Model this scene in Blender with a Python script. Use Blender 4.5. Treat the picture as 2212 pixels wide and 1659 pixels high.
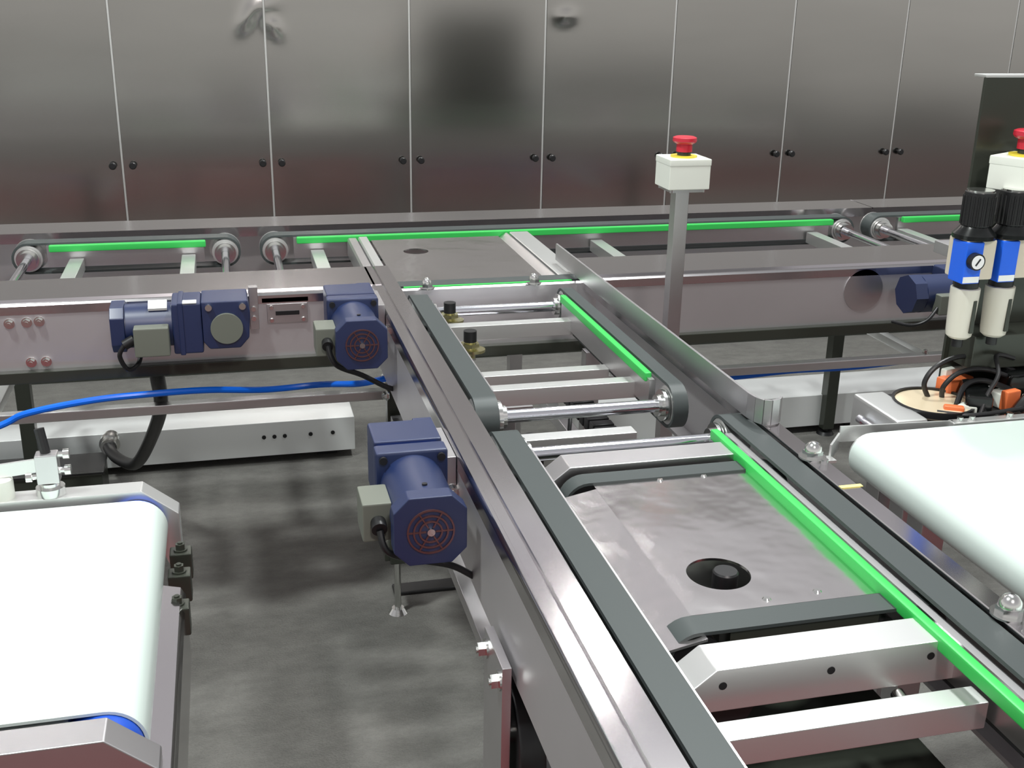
import bpy, bmesh, math, random
from mathutils import Vector, Matrix
random.seed(4)
for o in list(bpy.data.objects): bpy.data.objects.remove(o)
C = bpy.context.scene.collection
PI = math.pi

# ------------------------------------------------------------------ camera
H = 1.35
yaw, pitch, roll = .25, .34107, -.01909
f = Vector((math.sin(yaw)*math.cos(pitch), math.cos(yaw)*math.cos(pitch), -math.sin(pitch)))
r = Vector((math.cos(yaw), -math.sin(yaw), 0))
dn = -(r.cross(f))
r2 = math.cos(roll)*r + math.sin(roll)*dn
d2 = -math.sin(roll)*r + math.cos(roll)*dn
cam = bpy.data.cameras.new('camera'); camo = bpy.data.objects.new('camera', cam); C.objects.link(camo)
M = Matrix.Identity(4)
for i in range(3):
    M[i][0] = r2[i]; M[i][1] = -d2[i]; M[i][2] = -f[i]
M[0][3] = 0; M[1][3] = 0; M[2][3] = H
camo.matrix_world = M
cam.sensor_width = 36; cam.lens = 36*2435.1/2212; cam.clip_start = .02
bpy.context.scene.camera = camo

# ------------------------------------------------------------------ world and lamps
w = bpy.data.worlds.new('hall'); bpy.context.scene.world = w; w.use_nodes = True
nt = w.node_tree; nt.nodes.clear()
tc = nt.nodes.new('ShaderNodeTexCoord'); sx = nt.nodes.new('ShaderNodeSeparateXYZ')
cr = nt.nodes.new('ShaderNodeValToRGB'); bg = nt.nodes.new('ShaderNodeBackground'); ou = nt.nodes.new('ShaderNodeOutputWorld')
mr = nt.nodes.new('ShaderNodeMapRange'); mr.inputs[1].default_value = -1; mr.inputs[2].default_value = 1
nt.links.new(tc.outputs['Generated'], sx.inputs[0]); nt.links.new(sx.outputs[2], mr.inputs[0]); nt.links.new(mr.outputs[0], cr.inputs[0])
nt.links.new(cr.outputs[0], bg.inputs[0]); nt.links.new(bg.outputs[0], ou.inputs[0])
el = cr.color_ramp.elements
el[0].position = .42; el[0].color = (.12, .12, .11, 1)
el[1].position = 1; el[1].color = (.24, .25, .25, 1)
for p, c in ((.49, (.50, .49, .47, 1)), (.56, (.58, .57, .55, 1)), (.66, (.40, .39, .40, 1)), (.8, (.31, .30, .31, 1))):
    e = el.new(p); e.color = c
bg.inputs[1].default_value = 1.05

def lamp(x, y, z, s, p, col=(1, .98, .95), s2=None):
    l = bpy.data.lights.new('hall_lamp', 'AREA'); l.energy = p; l.size = s; l.color = col
    if s2: l.shape = 'RECTANGLE'; l.size_y = s2
    else: l.shape = 'DISK'
    o = bpy.data.objects.new('hall_lamp', l); C.objects.link(o); o.location = (x, y, z); return o
lamp(-1.3, 1.2, 4.2, .35, 125, (.95, 1, .97))
lamp(1.7, 1.6, 4.2, .35, 66, (.97, 1, .98))
lamp(.45, 6.0, 4.4, .16, 9)
lamp(2.2, 6.3, 4.4, .16, 9)
lamp(-1.4, 6.1, 4.4, .16, 10)
lamp(1.6, 3.3, 4.2, .35, 70, (.97, 1, .99))  # extra unseen overhead lamp, added so light reaches the right floor trough
lamp(.3, -2.2, 4.2, .6, 110, (1, .93, .9))

sc = bpy.context.scene
sc.view_settings.view_transform = 'Standard'; sc.view_settings.look = 'None'
sc.view_settings.exposure = .25; sc.view_settings.gamma = 1
sc.view_settings.use_curve_mapping = False

# ------------------------------------------------------------------ materials
MAT = {}
def mat(name, col, metal=0, rough=.5, bump=0, bscale=40, stretch=(1, 1, 1), var=0, vscale=6, coat=0, spec=.5, bdist=.002, col2=None):
    m = bpy.data.materials.new(name); m.use_nodes = True; n = m.node_tree.nodes; l = m.node_tree.links
    b = n['Principled BSDF']; b.inputs['Base Color'].default_value = (*col, 1)
    b.inputs['Metallic'].default_value = metal; b.inputs['Roughness'].default_value = rough
    b.inputs['Coat Weight'].default_value = coat; b.inputs['Specular IOR Level'].default_value = spec
    if bump or var:
        t = n.new('ShaderNodeTexCoord'); mp = n.new('ShaderNodeMapping'); mp.inputs['Scale'].default_value = stretch
        l.new(t.outputs['Object'], mp.inputs[0])
    if bump:
        nz = n.new('ShaderNodeTexNoise'); nz.inputs['Scale'].default_value = bscale; nz.inputs['Detail'].default_value = 4
        l.new(mp.outputs[0], nz.inputs[0]); bp = n.new('ShaderNodeBump'); bp.inputs['Strength'].default_value = bump
        bp.inputs['Distance'].default_value = bdist
        l.new(nz.outputs[0], bp.inputs['Height']); l.new(bp.outputs[0], b.inputs['Normal'])
    if var:
        nz = n.new('ShaderNodeTexNoise'); nz.inputs['Scale'].default_value = vscale; nz.inputs['Detail'].default_value = 12 if name.startswith('carpet') else 5; nz.inputs['Roughness'].default_value = .78 if name.startswith('carpet') else .5
        l.new(mp.outputs[0], nz.inputs[0]); rp = n.new('ShaderNodeValToRGB'); l.new(nz.outputs[0], rp.inputs[0])
        rp.color_ramp.elements[0].position = .3; rp.color_ramp.elements[1].position = .7
        c2 = col2 or tuple(x*(1-var) for x in col)
        rp.color_ramp.elements[0].color = (*c2, 1); rp.color_ramp.elements[1].color = (*col, 1)
        l.new(rp.outputs[0], b.inputs['Base Color'])
    MAT[name] = m; return m
mat('enclosure_steel', (.48, .47, .45), 1, .17, .06, 3, (.35, 1, 1.6), var=.12, vscale=2.2)
mat('steel', (.66, .65, .66), 1, .36, .06, 5, (1, 1, 1), var=.08, vscale=8)
mat('rail_steel', (.66, .64, .655), 1, .16, .02, 4)
mat('plate_steel', (.80, .78, .78), 1, .19, .6, 4, bdist=.015, var=.06)
mat('bar_metal', (.75, .76, .75), .82, .34)
mat('chrome', (.85, .86, .92), 1, .12)
mat('bolt_metal', (.75, .76, .74), 1, .18)
mat('brass', (.62, .58, .32), 1, .25)
mat('floor_steel', (.90, .92, .92), .55, .36, .25, 3, (1, 1, 1), bdist=.01)
mat('dark_steel', (.045, .05, .04), .3, .28)
mat('belt_rubber', (.050, .060, .060), 0, .45, spec=.4)
mat('green_plastic', (.035, .47, .085), 0, .4)
mat('blue_paint', (.006, .017, .072), 0, .40, spec=.9)
mat('skirt_steel', (.74, .72, .74), .88, .42, .05, 5, (1, 1, 1), var=.07, vscale=5)
mat('hall_floor', (.075, .088, .078), 0, .6)
mat('blue_roller', (.01, .07, .45), 0, .35)
mat('blue_hose', (.0, .13, .72), 0, .3)
mat('blue_cover', (.01, .12, .75), 0, .4)
mat('grille_metal', (.20, .10, .10), .8, .3)  # red-brown base stands in for reddish reflections on chrome rings
mat('grey_box', (.14, .15, .125), 0, .5)
mat('black', (.008, .008, .009), 0, .4)
mat('black_gloss', (.006, .007, .007), 0, .2)
mat('red_button', (.50, .02, .04), 0, .3)
mat('yellow', (.75, .62, .05), 0, .5)
mat('yellow_tape', (.85, .75, .25), 0, .5)
mat('white_box', (.74, .77, .70), 0, .35)
mat('white_belt', (.60, .69, .65), 0, .22, coat=.3)
mat('cream', (.62, .56, .45), 0, .4)
mat('clear_bowl', (.62, .60, .52), 0, .25)
mat('sticker', (.82, .84, .82), 0, .5)
mat('orange', (.75, .18, .06), 0, .4)
mat('skin_disc', (.80, .68, .48), .2, .25)
mat('carpet_grey', (.19, .185, .173), 0, 1, 1.0, 200, var=.38, vscale=9, spec=.1, bdist=.004, stretch=(1, 1.8, 1))
mat('carpet_red', (.15, .03, .035), 0, 1, .6, 260, spec=.1, bdist=.004)
mat('gauge_face', (.85, .85, .85), 0, .3)

# ------------------------------------------------------------------ mesh helpers
def new(): return bmesh.new()
def bx(bm, x0, x1, y0, y1, z0, z1, bev=0, rot=None, piv=None):
    vs = [bm.verts.new((x, y, z)) for x in (x0, x1) for y in (y0, y1) for z in (z0, z1)]
    F = [(0, 1, 3, 2), (4, 6, 7, 5), (0, 4, 5, 1), (2, 3, 7, 6), (0, 2, 6, 4), (1, 5, 7, 3)]
    fs = [bm.faces.new([vs[i] for i in q]) for q in F]
    if bev:
        es = set(e for q in fs for e in q.edges)
        rs = bmesh.ops.bevel(bm, geom=list(es), offset=bev, segments=2, affect='EDGES', profile=.5)
        vs = list({v for v in vs if v.is_valid} | set(rs['verts']))
    if rot:
        bmesh.ops.rotate(bm, verts=vs, cent=piv or ((x0+x1)/2, (y0+y1)/2, (z0+z1)/2), matrix=rot)
    return vs
def prism(bm, prof, axis, a0, a1, bev=0):
    """closed outline extruded along an axis; prof in the other two axes in x,y,z order"""
    def P(u, v, a): return (a, u, v) if axis == 'x' else (u, a, v) if axis == 'y' else (u, v, a)
    A = [bm.verts.new(P(u, v, a0)) for u, v in prof]; B = [bm.verts.new(P(u, v, a1)) for u, v in prof]
    n = len(prof); fs = [bm.faces.new(A), bm.faces.new(B[::-1])]
    for i in range(n): fs.append(bm.faces.new((A[i], B[i], B[(i+1) % n], A[(i+1) % n])))
    bmesh.ops.recalc_face_normals(bm, faces=fs)
    if bev:
        es = set(e for q in fs for e in q.edges)
        bmesh.ops.bevel(bm, geom=list(es), offset=bev, segments=2, affect='EDGES', profile=.5)
def cyl(bm, p0, p1, rad, rad1=None, seg=24, bev=0):
    p0 = Vector(p0); p1 = Vector(p1); d = p1-p0; L = d.length
    q = d.to_track_quat('Z', 'Y').to_matrix().to_4x4()
    mt = Matrix.Translation((p0+p1)/2) @ q
    rs = bmesh.ops.create_cone(bm, cap_ends=True, cap_tris=False, segments=seg, radius1=rad, radius2=rad if rad1 is None else rad1, depth=L, matrix=mt)
    if bev:
        es = [e for e in {e for v in rs['verts'] for e in v.link_edges} if any(len(x.verts) > 4 for x in e.link_faces)]
        bmesh.ops.bevel(bm, geom=es, offset=bev, segments=2, affect='EDGES', profile=.5)
def ring(bm, c, axis, ro, ri, a0, a1, seg=28):
    """tube section around an axis"""
    def P(a, R, t):
        u, v = R*math.cos(t), R*math.sin(t)
        return Vector(c)+Vector((a, u, v) if axis == 'x' else (u, a, v) if axis == 'y' else (u, v, a))
    L = []
    for i in range(seg):
        t = 2*PI*i/seg
        L.append([bm.verts.new(P(a0, ro, t)), bm.verts.new(P(a1, ro, t)), bm.verts.new(P(a1, ri, t)), bm.verts.new(P(a0, ri, t))])
    fs = []
    for i in range(seg):
        A, B = L[i], L[(i+1) % seg]
        for k in range(4): fs.append(bm.faces.new((A[k], B[k], B[(k+1) % 4], A[(k+1) % 4])))
    bmesh.ops.recalc_face_normals(bm, faces=fs)
def smooth_pts(pts, n=8):
    pts = [Vector(p) for p in pts]; out = []
    for i in range(len(pts)-1):
        a = pts[max(i-1, 0)]; b = pts[i]; c = pts[i+1]; d = pts[min(i+2, len(pts)-1)]
        for k in range(n):
            t = k/n
            out.append(.5*((2*b)+(c-a)*t+(2*a-5*b+4*c-d)*t*t+(3*b-a-3*c+d)*t**3))
    out.append(pts[-1]); return out
def tube(bm, pts, rad, seg=10, sm=8):
    P = smooth_pts(pts, sm) if sm else [Vector(p) for p in pts]
    rings = []; up = Vector((0, 0, 1))
    t0 = (P[1]-P[0]).normalized()
    if abs(t0.dot(up)) > .95: up = Vector((1, 0, 0))
    nrm = (up-t0*up.dot(t0)).normalized()
    for i, p in enumerate(P):
        t = (P[min(i+1, len(P)-1)]-P[max(i-1, 0)]).normalized()
        nrm = (nrm-t*nrm.dot(t)).normalized(); bn = t.cross(nrm)
        rings.append([bm.verts.new(p+rad*(math.cos(2*PI*k/seg)*nrm+math.sin(2*PI*k/seg)*bn)) for k in range(seg)])
    for a, b in zip(rings, rings[1:]):
        for k in range(seg): bm.faces.new((a[k], a[(k+1) % seg], b[(k+1) % seg], b[k]))
    bm.faces.new(rings[0][::-1]); bm.faces.new(rings[-1])
def lathe(bm, c, prof, seg=24, axis='z'):
    L = []
    for R, h in prof:
        L.append([bm.verts.new(Vector(c)+Vector((R*math.cos(2*PI*k/seg), R*math.sin(2*PI*k/seg), h) if axis == 'z' else
                 (R*math.cos(2*PI*k/seg), h, R*math.sin(2*PI*k/seg)) if axis == 'y' else (h, R*math.cos(2*PI*k/seg), R*math.sin(2*PI*k/seg)))) for k in range(seg)])
    fs = []
    for a, b in zip(L, L[1:]):
        for k in range(seg): fs.append(bm.faces.new((a[k], a[(k+1) % seg], b[(k+1) % seg], b[k])))
    fs.append(bm.faces.new(L[0])); fs.append(bm.faces.new(L[-1]))
    bmesh.ops.recalc_face_normals(bm, faces=fs)
def stadium(bm, axis, c0, c1, R, zc, th, w0, w1, seg=14):
    """endless belt: axis 'x' or 'y' is the running direction; w0..w1 its width"""
    out = []
    for cc, a0 in ((c1, -PI/2), (c0, PI/2)):
        for k in range(seg+1):
            t = a0+PI*k/seg; out.append((cc, math.cos(t), math.sin(t)))
    def P(cc, ct, st, rr, w):
        a = cc+rr*ct; z = zc+rr*st
        return (a, w, z) if axis == 'x' else (w, a, z)
    L = [[bm.verts.new(P(*o, rr, w)) for rr, w in ((R, w0), (R, w1), (R-th, w1), (R-th, w0))] for o in out]
    fs = []
    for i in range(len(L)):
        A, B = L[i], L[(i+1) % len(L)]
        for k in range(4): fs.append(bm.faces.new((A[k], B[k], B[(k+1) % 4], A[(k+1) % 4])))
    bmesh.ops.recalc_face_normals(bm, faces=fs)

def obj(name, bm, m, parent=None, smooth=None, label=None):
    me = bpy.data.meshes.new(name); bmesh.ops.recalc_face_normals(bm, faces=bm.faces); bm.to_mesh(me); bm.free()
    me.materials.append(MAT[m] if isinstance(m, str) else m)
    o = bpy.data.objects.new(name, me); C.objects.link(o)
    me.shade_smooth(); me.set_sharp_from_angle(angle=math.radians(35))
    if len(me.polygons) > 6:
        wn = o.modifiers.new('normals', 'WEIGHTED_NORMAL'); wn.keep_sharp = True; wn.weight = 100
    if parent is not None:
        o.parent = parent; o.matrix_parent_inverse = parent.matrix_world.inverted()
    if label: o['label'] = label
    return o
def thing(name, label, cat, loc=(0, 0, 0), group=None):
    o = bpy.data.objects.new(name, None); C.objects.link(o); o.location = loc
    o.matrix_world = Matrix.Translation(loc); o.empty_display_size = .05
    o['label'] = label; o['category'] = cat
    if group: o['group'] = group
    return o
def tag(o, label, cat, group=None):
    o['label'] = label; o['category'] = cat
    if group: o['group'] = group
    return o
def box(name, m, parent, *a, bev=.001, label=None):
    bm = new(); bx(bm, *a, bev=bev); return obj(name, bm, m, parent, label=label)
def copyto(o, parent, off):
    c = o.copy(); C.objects.link(c); c.parent = parent; c.location = Vector(o.location)+Vector(off); return c

# ------------------------------------------------------------------ setting: floor, wall of steel panels
bm = new(); bx(bm, -6, 8, .75, 8, -.05, 0); fl = obj('floor', bm, 'carpet_grey'); fl['kind'] = 'structure'
bm = new(); bx(bm, -6, 8, -5.6, -.35, -.05, 0); obj('floor.001', bm, 'hall_floor')['kind'] = 'structure'
bm = new(); bx(bm, -6, 8, -.35, .75, -.05, .0); fr = obj('floor.002', bm, 'carpet_red'); fr['kind'] = 'structure'

bm = new(); bx(bm, -6, 8, -9, -5.6, -.05, 0); obj('floor.003', bm, 'carpet_grey')['kind'] = 'structure'
wall = bpy.data.objects.new('wall_back', None); C.objects.link(wall); wall.location = (0, 4, 0); wall.matrix_world = Matrix.Translation((0, 4, 0)); wall['kind'] = 'structure'
seams = [-1.314, -.826, -.338, .151, .635, 1.118, 1.604, 2.073, 2.541, 3.02, 3.50]
WT = 2.15
def dent(x, z):
    d = 0
    for cx, cz, sx_, sz_, a, th in ((.095, 1.225, .038, .020, .0034, .9), (.175, 1.205, .036, .019, .0034, -.8), (.14, 1.265, .045, .022, .0030, .2), (1.19, 1.245, .035, .02, .0026, .1)):
        u = (x-cx)*math.cos(th)+(z-cz)*math.sin(th); v = -(x-cx)*math.sin(th)+(z-cz)*math.cos(th)
        d += 2.2*a*math.exp(-(u/sx_)**2-(v/sz_)**2)
    return d
for i in range(len(seams)-1):
    a, b = seams[i]+.004, seams[i+1]-.004
    bm = new(); nx, nz = 24, 60
    fine = i in (2, 3, 5)
    if fine: nx, nz = 56, 130
    ph = random.uniform(0, 6); amp = random.uniform(.0006, .0013)
    G = []
    for k in range(nz+1):
        # denser rows near the top of what can be seen
        z = .03+(WT-.03)*k/nz; row = []
        for j in range(nx+1):
            x = a+(b-a)*j/nx; u = j/nx
            y = 4-.003-amp*math.sin(PI*u)*math.sin(z*2.1+ph)-.0006*math.sin(z*9+ph)+ -dent(x, z)
            row.append(bm.verts.new((x, y, z)))
        G.append(row)
    for k in range(nz):
        for j in range(nx): bm.faces.new((G[k][j], G[k][j+1], G[k+1][j+1], G[k+1][j]))
    # return flanges
    for col, s in ((0, 1), (nx, -1)):
        E_ = [bm.verts.new((G[k][col].co.x, 4.012, G[k][col].co.z)) for k in range(nz+1)]
        for k in range(nz): bm.faces.new((G[k][col], G[k+1][col], E_[k+1], E_[k]))
    p = obj('panel', bm, 'enclosure_steel', wall); p.data.shade_smooth()
    for kx in (a+.030, b-.026):
        bm = new(); lathe(bm, (kx, 3.996, .755), [(.006, 0), (.006, -.008), (.012, -.010), (.012, -.020), (.009, -.024)], axis='y', seg=18)
        obj('latch_knob', bm, 'black', wall)
for s in seams[1:-1]:
    box('seam_strip', 'bar_metal', wall, s-.0035, s+.0035, 3.999, 4.012, .03, WT)
box('top_cap', 'steel', wall, seams[0], seams[-1], 3.99, 4.05, WT, WT+.03)
box('plinth', 'dark_steel', wall, seams[0], seams[-1], 4.0, 4.03, 0, .03)

# ------------------------------------------------------------------ floor troughs
for x0, x1, lb in ((-1.6, .32, 'long dull steel floor trough running beneath the left half of the rear conveyor'),
                   (1.0, 2.9, 'bright steel floor trough standing beyond the emergency stop post on the right')):
    t = thing('floor_trough', lb, 'trough', ((x0+x1)/2, 3.23, 0))
    dy = 0 if x0 < 0 else -.1
    bm = new(); prism(bm, [(3.14+dy, .025), (3.14+dy, .13), (3.33+dy, .13), (3.33+dy, .0), (3.32+dy, 0), (3.32+dy, .02), (3.17+dy, .02), (3.17+dy, .025)], 'x', x0, x1, bev=.002)
    obj('cover', bm, 'floor_steel', t)
    for xx in (x0+.1, (x0+x1)/2, x1-.08):
        box('foot_block', 'black', t, xx-.03, xx+.03, 3.18+dy, 3.30+dy, 0, .022)
    if x0 < 0:
        for q in (.055, .085, .115, .19, .255):
            bm = new(); cyl(bm, (q, 3.141, .085), (q, 3.137, .085), .006, seg=12); obj('bolt_hole', bm, 'black', t)
t = thing('cable_tray', 'low black floor tray left of the black hose end, before the trough', 'tray', (-.64, 2.97, 0))
bm = new(); bx(bm, -1.3, -.375, 2.93, 3.06, 0, .10, bev=.004); obj('tray_body', bm, 'dark_steel', t)
bm = new(); bx(bm, -1.3, -.37, 2.925, 3.065, .10, .107, bev=.002); obj('lid', bm, 'black', t)

# ------------------------------------------------------------------ shared small hardware
def hexbolt(bm, p, axis, R=.008, h=.007):
    p = Vector(p); d = Vector(axis)
    cyl(bm, p, p+d*.002, R*1.35, seg=18); cyl(bm, p+d*.002, p+d*(.002+h), R, seg=6)
    cyl(bm, p+d*(.002+h), p+d*(.004+h), R*.5, seg=12)
def acorn(bm, p, R=.011):
    p = Vector(p)
    cyl(bm, p, p+Vector((0, 0, .002)), R*1.5, seg=20)
    cyl(bm, p+Vector((0, 0, .002)), p+Vector((0, 0, .010)), R*1.1, seg=6)
    lathe(bm, p, [(R*.95, .010), (R*.9, .016), (R*.6, .021), (R*.2, .0235)], seg=16)
T = .75
RC = .0375; ZC = T-.003-RC

# ------------------------------------------------------------------ rear conveyor
mc = thing('belt_conveyor', 'long steel strip belt conveyor crossing in front of the panelled steel wall', 'conveyor', (.5, 2.65, 0))
XL, XR = -1.3, 2.6
prof = [(2.279, .725), (2.279, .742), (2.283, .746), (2.291, .746), (2.293, .743), (2.298, .743), (2.301, .750), (2.462, .750), (2.462, .735), (2.459, .735), (2.459, .7465), (2.304, .7465), (2.301, .740), (2.284, .740), (2.284, .725)]
bm = new(); prism(bm, prof, 'x', XL, .300); obj('rail_cover', bm, 'rail_steel', mc)
bm = new(); prism(bm, prof, 'x', .765, XR); obj('rail_cover', bm, 'rail_steel', mc)
# front skirt with inward lower lip
bm = new(); prism(bm, [(2.281, .606), (2.281, .738), (2.285, .742), (2.285, .611), (2.325, .607), (2.325, .600), (2.287, .600)], 'x', XL, XR); obj('side_panel', bm, 'skirt_steel', mc, label='front steel skirt panel')
bm = new(); bx(bm, XL, XR, 2.262, 2.281, .588, .612, bev=.002); obj('lower_lip', bm, 'dark_steel', mc)
bm = new(); prism(bm, [(3.055, .60), (3.055, .744), (3.065, .75), (3.065, .60)], 'x', XL, XR); obj('side_panel', bm, 'skirt_steel', mc, label='rear steel skirt panel')
bprof = [(2.938, .725), (2.938, .750), (3.065, .750), (3.065, .744), (2.942, .744), (2.942, .725)]
bm = new(); prism(bm, bprof, 'x', XL, 1.832); obj('rail_cover', bm, 'rail_steel', mc)
bm = new(); prism(bm, bprof, 'x', 1.835, XR); obj('rail_cover', bm, 'rail_steel', mc)
# belts: centre to centre of the end pulleys
for c0, c1 in ((-.474, -.017), (.105, 1.680), (1.803, 2.5)):
    bm = new(); stadium(bm, 'x', c0, c1, RC, ZC, .005, 2.835, 2.880); obj('belt', bm, 'belt_rubber', mc)
    bm = new(); bx(bm, c0+.052, c1-.045, 2.805, 2.822, T-.020, T-.004, bev=.003); obj('guide_strip', bm, 'green_plastic', mc, label='bright green plastic strip')
    bm = new(); bx(bm, c0+.045, c1-.05, 2.823, 2.834, .690, .742); obj('belt_bed', bm, 'steel', mc)
    for cc in (c0, c1):
        bm = new(); cyl(bm, (cc, 2.836, ZC), (cc, 2.879, ZC), RC-.0055, seg=28); ring(bm, (cc, 0, ZC), 'y', RC+.001, RC-.006, 2.881, 2.884); obj('end_pulley', bm, 'bar_metal', mc)
        bm = new(); cyl(bm, (cc, 2.30, ZC), (cc, 2.90, ZC), .010, seg=18); s = obj('shaft', bm, 'chrome', mc)
        bm = new(); ring(bm, (cc, 0, ZC), 'y', .021, .0102, 2.805, 2.822); ring(bm, (cc, 0, ZC), 'y', .026, .012, 2.822, 2.834); obj('collar', bm, 'bolt_metal', s)
bm = new(); stadium(bm, 'x', .105, .95, RC, ZC-.003, .005, 2.296, 2.338); obj('belt', bm, 'belt_rubber', mc)
bm = new(); bx(bm, .345, .715, 2.287, 2.295, T-.022, T-.006, bev=.001); obj('guide_strip', bm, 'green_plastic', mc, label='thin green strip beside the front belt')
for xc in (-.362, -.104, .207, .942, 1.575, 1.86, 2.2):
    bm = new(); bx(bm, xc-.0165, xc+.0165, 2.33, 2.815, .682, .712, bev=.002); obj('cross_bar', bm, 'bar_metal', mc)
# pop-up plate with its two side brackets
def holed_plate(bm, x0, x1, y0, y1, z, th, hc, hr, seg=40):
    """flat plate with a round hole"""
    cx, cy = hc; ang = [2*PI*k/seg for k in range(seg)]
    inn, outt = [], []
    for t in ang:
        c, s = math.cos(t), math.sin(t)
        inn.append((cx+hr*c, cy+hr*s))
        k = min(((x1-cx)/c if c > 1e-9 else (x0-cx)/c if c < -1e-9 else 1e9), ((y1-cy)/s if s > 1e-9 else (y0-cy)/s if s < -1e-9 else 1e9))
        outt.append((cx+k*c, cy+k*s))
    # put corners in
    for X, Y in ((x0, y0), (x0, y1), (x1, y0), (x1, y1)):
        j = min(range(seg), key=lambda i: (outt[i][0]-X)**2+(outt[i][1]-Y)**2); outt[j] = (X, Y)
    V = [[bm.verts.new((*p, zz)) for p in ring_] for ring_, zz in ((inn, z), (outt, z), (outt, z-th), (inn, z-th))]
    for k in range(seg):
        n = (k+1) % seg
        for a in range(4): bm.faces.new((V[a][k], V[a][n], V[(a+1) % 4][n], V[(a+1) % 4][k]))
bm = new(); holed_plate(bm, .337, .662, 2.345, 2.765, .742, .003, (.427, 2.627), .030); obj('centre_plate', bm, 'plate_steel', mc)
bm = new(); prism(bm, [(.281, .700), (.281, .738), (.285, .742), (.303, .742), (.303, .700)], 'y', 2.34, 2.80); obj('plate_bracket', bm, 'steel', mc)
bm = new(); prism(bm, [(.308, .700), (.308, .740), (.311, .744), (.330, .744), (.330, .700)], 'y', 2.34, 2.80); obj('plate_bracket', bm, 'bar_metal', mc)
bm = new(); prism(bm, [(.672, .700), (.672, .730), (.690, .742), (.694, .742), (.694, .700)], 'y', 2.34, 2.80); obj('plate_bracket', bm, 'steel', mc)
bm = new(); prism(bm, [(.700, .700), (.700, .742), (.703, .744), (.748, .744), (.752, .738), (.752, .700)], 'y', 2.34, 2.80); obj('plate_bracket', bm, 'bar_metal', mc)
for p in ((.393, 2.281), (.626, 2.281)):
    bm = new(); acorn(bm, (p[0], p[1]-.002, .742), .011); obj('cap_nut', bm, 'bolt_metal', mc)
for p in ((-.431, .708), (-.399, .709), (-.376, .710), (-.400, .627), (-.372, .627)):
    bm = new(); hexbolt(bm, (p[0], 2.281, p[1]), (0, -1, 0), .0075); obj('bolt', bm, 'bolt_metal', mc)
# slotted window plate and stickers
bm = new(); bx(bm, .061, .143, 2.276, 2.281, .683, .724, bev=.001); sp = obj('slot_plate', bm, 'steel', mc)
bm = new(); bx(bm, .078, .126, 2.2745, 2.2765, .700, .709, bev=.0005); obj('slot', bm, 'black', sp)
for x in (.070, .134):
    for z in (.690, .717):
        bm = new(); cyl(bm, (x, 2.276, z), (x, 2.2725, z), .005, .004, seg=12); obj('screw', bm, 'bolt_metal', sp)
bm = new(); bx(bm, .052, .145, 2.279, 2.281, .727, .736); obj('sticker', bm, 'sticker', mc)
# legs, stretcher and low ties
for x, y in ((-.56, 3.03), (1.82, 3.03), (.78, 3.03)):
    z0 = .131 if x != .78 else .02
    bm = new(); bx(bm, x-.019, x+.019, y-.019, y+.019, .02, .60, bev=.003); lg = obj('leg', bm, 'dark_steel' if x != .78 else 'steel', mc)
    bm = new(); cyl(bm, (x, y, 0), (x, y, .01), .028, .022); cyl(bm, (x, y, .01), (x, y, .03), .008); obj('foot', bm, 'black', lg)
bm = new(); bx(bm, XL, XR, 2.348, 2.374, .472, .494, bev=.003); obj('stretcher_tube', bm, 'steel', mc)
for x in (-.512, 1.672):
    bm = new(); bx(bm, x-.014, x+.014, 2.375, 3.02, .470, .492, bev=.003); obj('tie_bar', bm, 'bar_metal', mc)
    bm = new(); hexbolt(bm, (x, 2.36, .494), (0, 0, 1), .006); obj('bolt', bm, 'bolt_metal', mc)

# ------------------------------------------------------------------ branch conveyor
bc = thing('belt_conveyor', 'steel strip belt conveyor running from lower right to the rear conveyor', 'conveyor', (.5, 1.4, 0))
YN = .30
lp = [(.278, .725), (.278, .744), (.282, .750), (.2865, .750), (.288, .7475), (.3015, .7475), (.304, .7515), (.3345, .7515), (.3345, .745), (.3345, .725), (.331, .725), (.331, .744), (.282, .744), (.282, .725)]
bm = new(); prism(bm, lp, 'y', YN, 2.456); obj('rail_cover', bm, 'rail_steel', bc, label='long left rail cover with raised ridge')
bm = new(); prism(bm, [(.2785, .606), (.2785, .74), (.2815, .74), (.2815, .610), (.305, .606), (.305, .600), (.283, .600)], 'y', YN, 2.262); obj('side_panel', bm, 'skirt_steel', bc)
bm = new(); prism(bm, [(.766, .606), (.766, .74), (.763, .74), (.763, .610), (.740, .606), (.740, .600), (.762, .600)], 'y', YN, 2.262); obj('side_panel', bm, 'skirt_steel', bc)
bm = new(); prism(bm, [(.735, .728), (.735, .747), (.737, .750), (.762, .750), (.7655, .746), (.7655, .728)], 'y', YN, 2.262); obj('outer_rail', bm, 'rail_steel', bc)
bm = new(); bx(bm, .735, .766, 1.169, 1.176, .7501, .7512); obj('tape_mark', bm, 'yellow_tape', bc)
segs = ((1.602, 2.208), (.20, 1.447))
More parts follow.
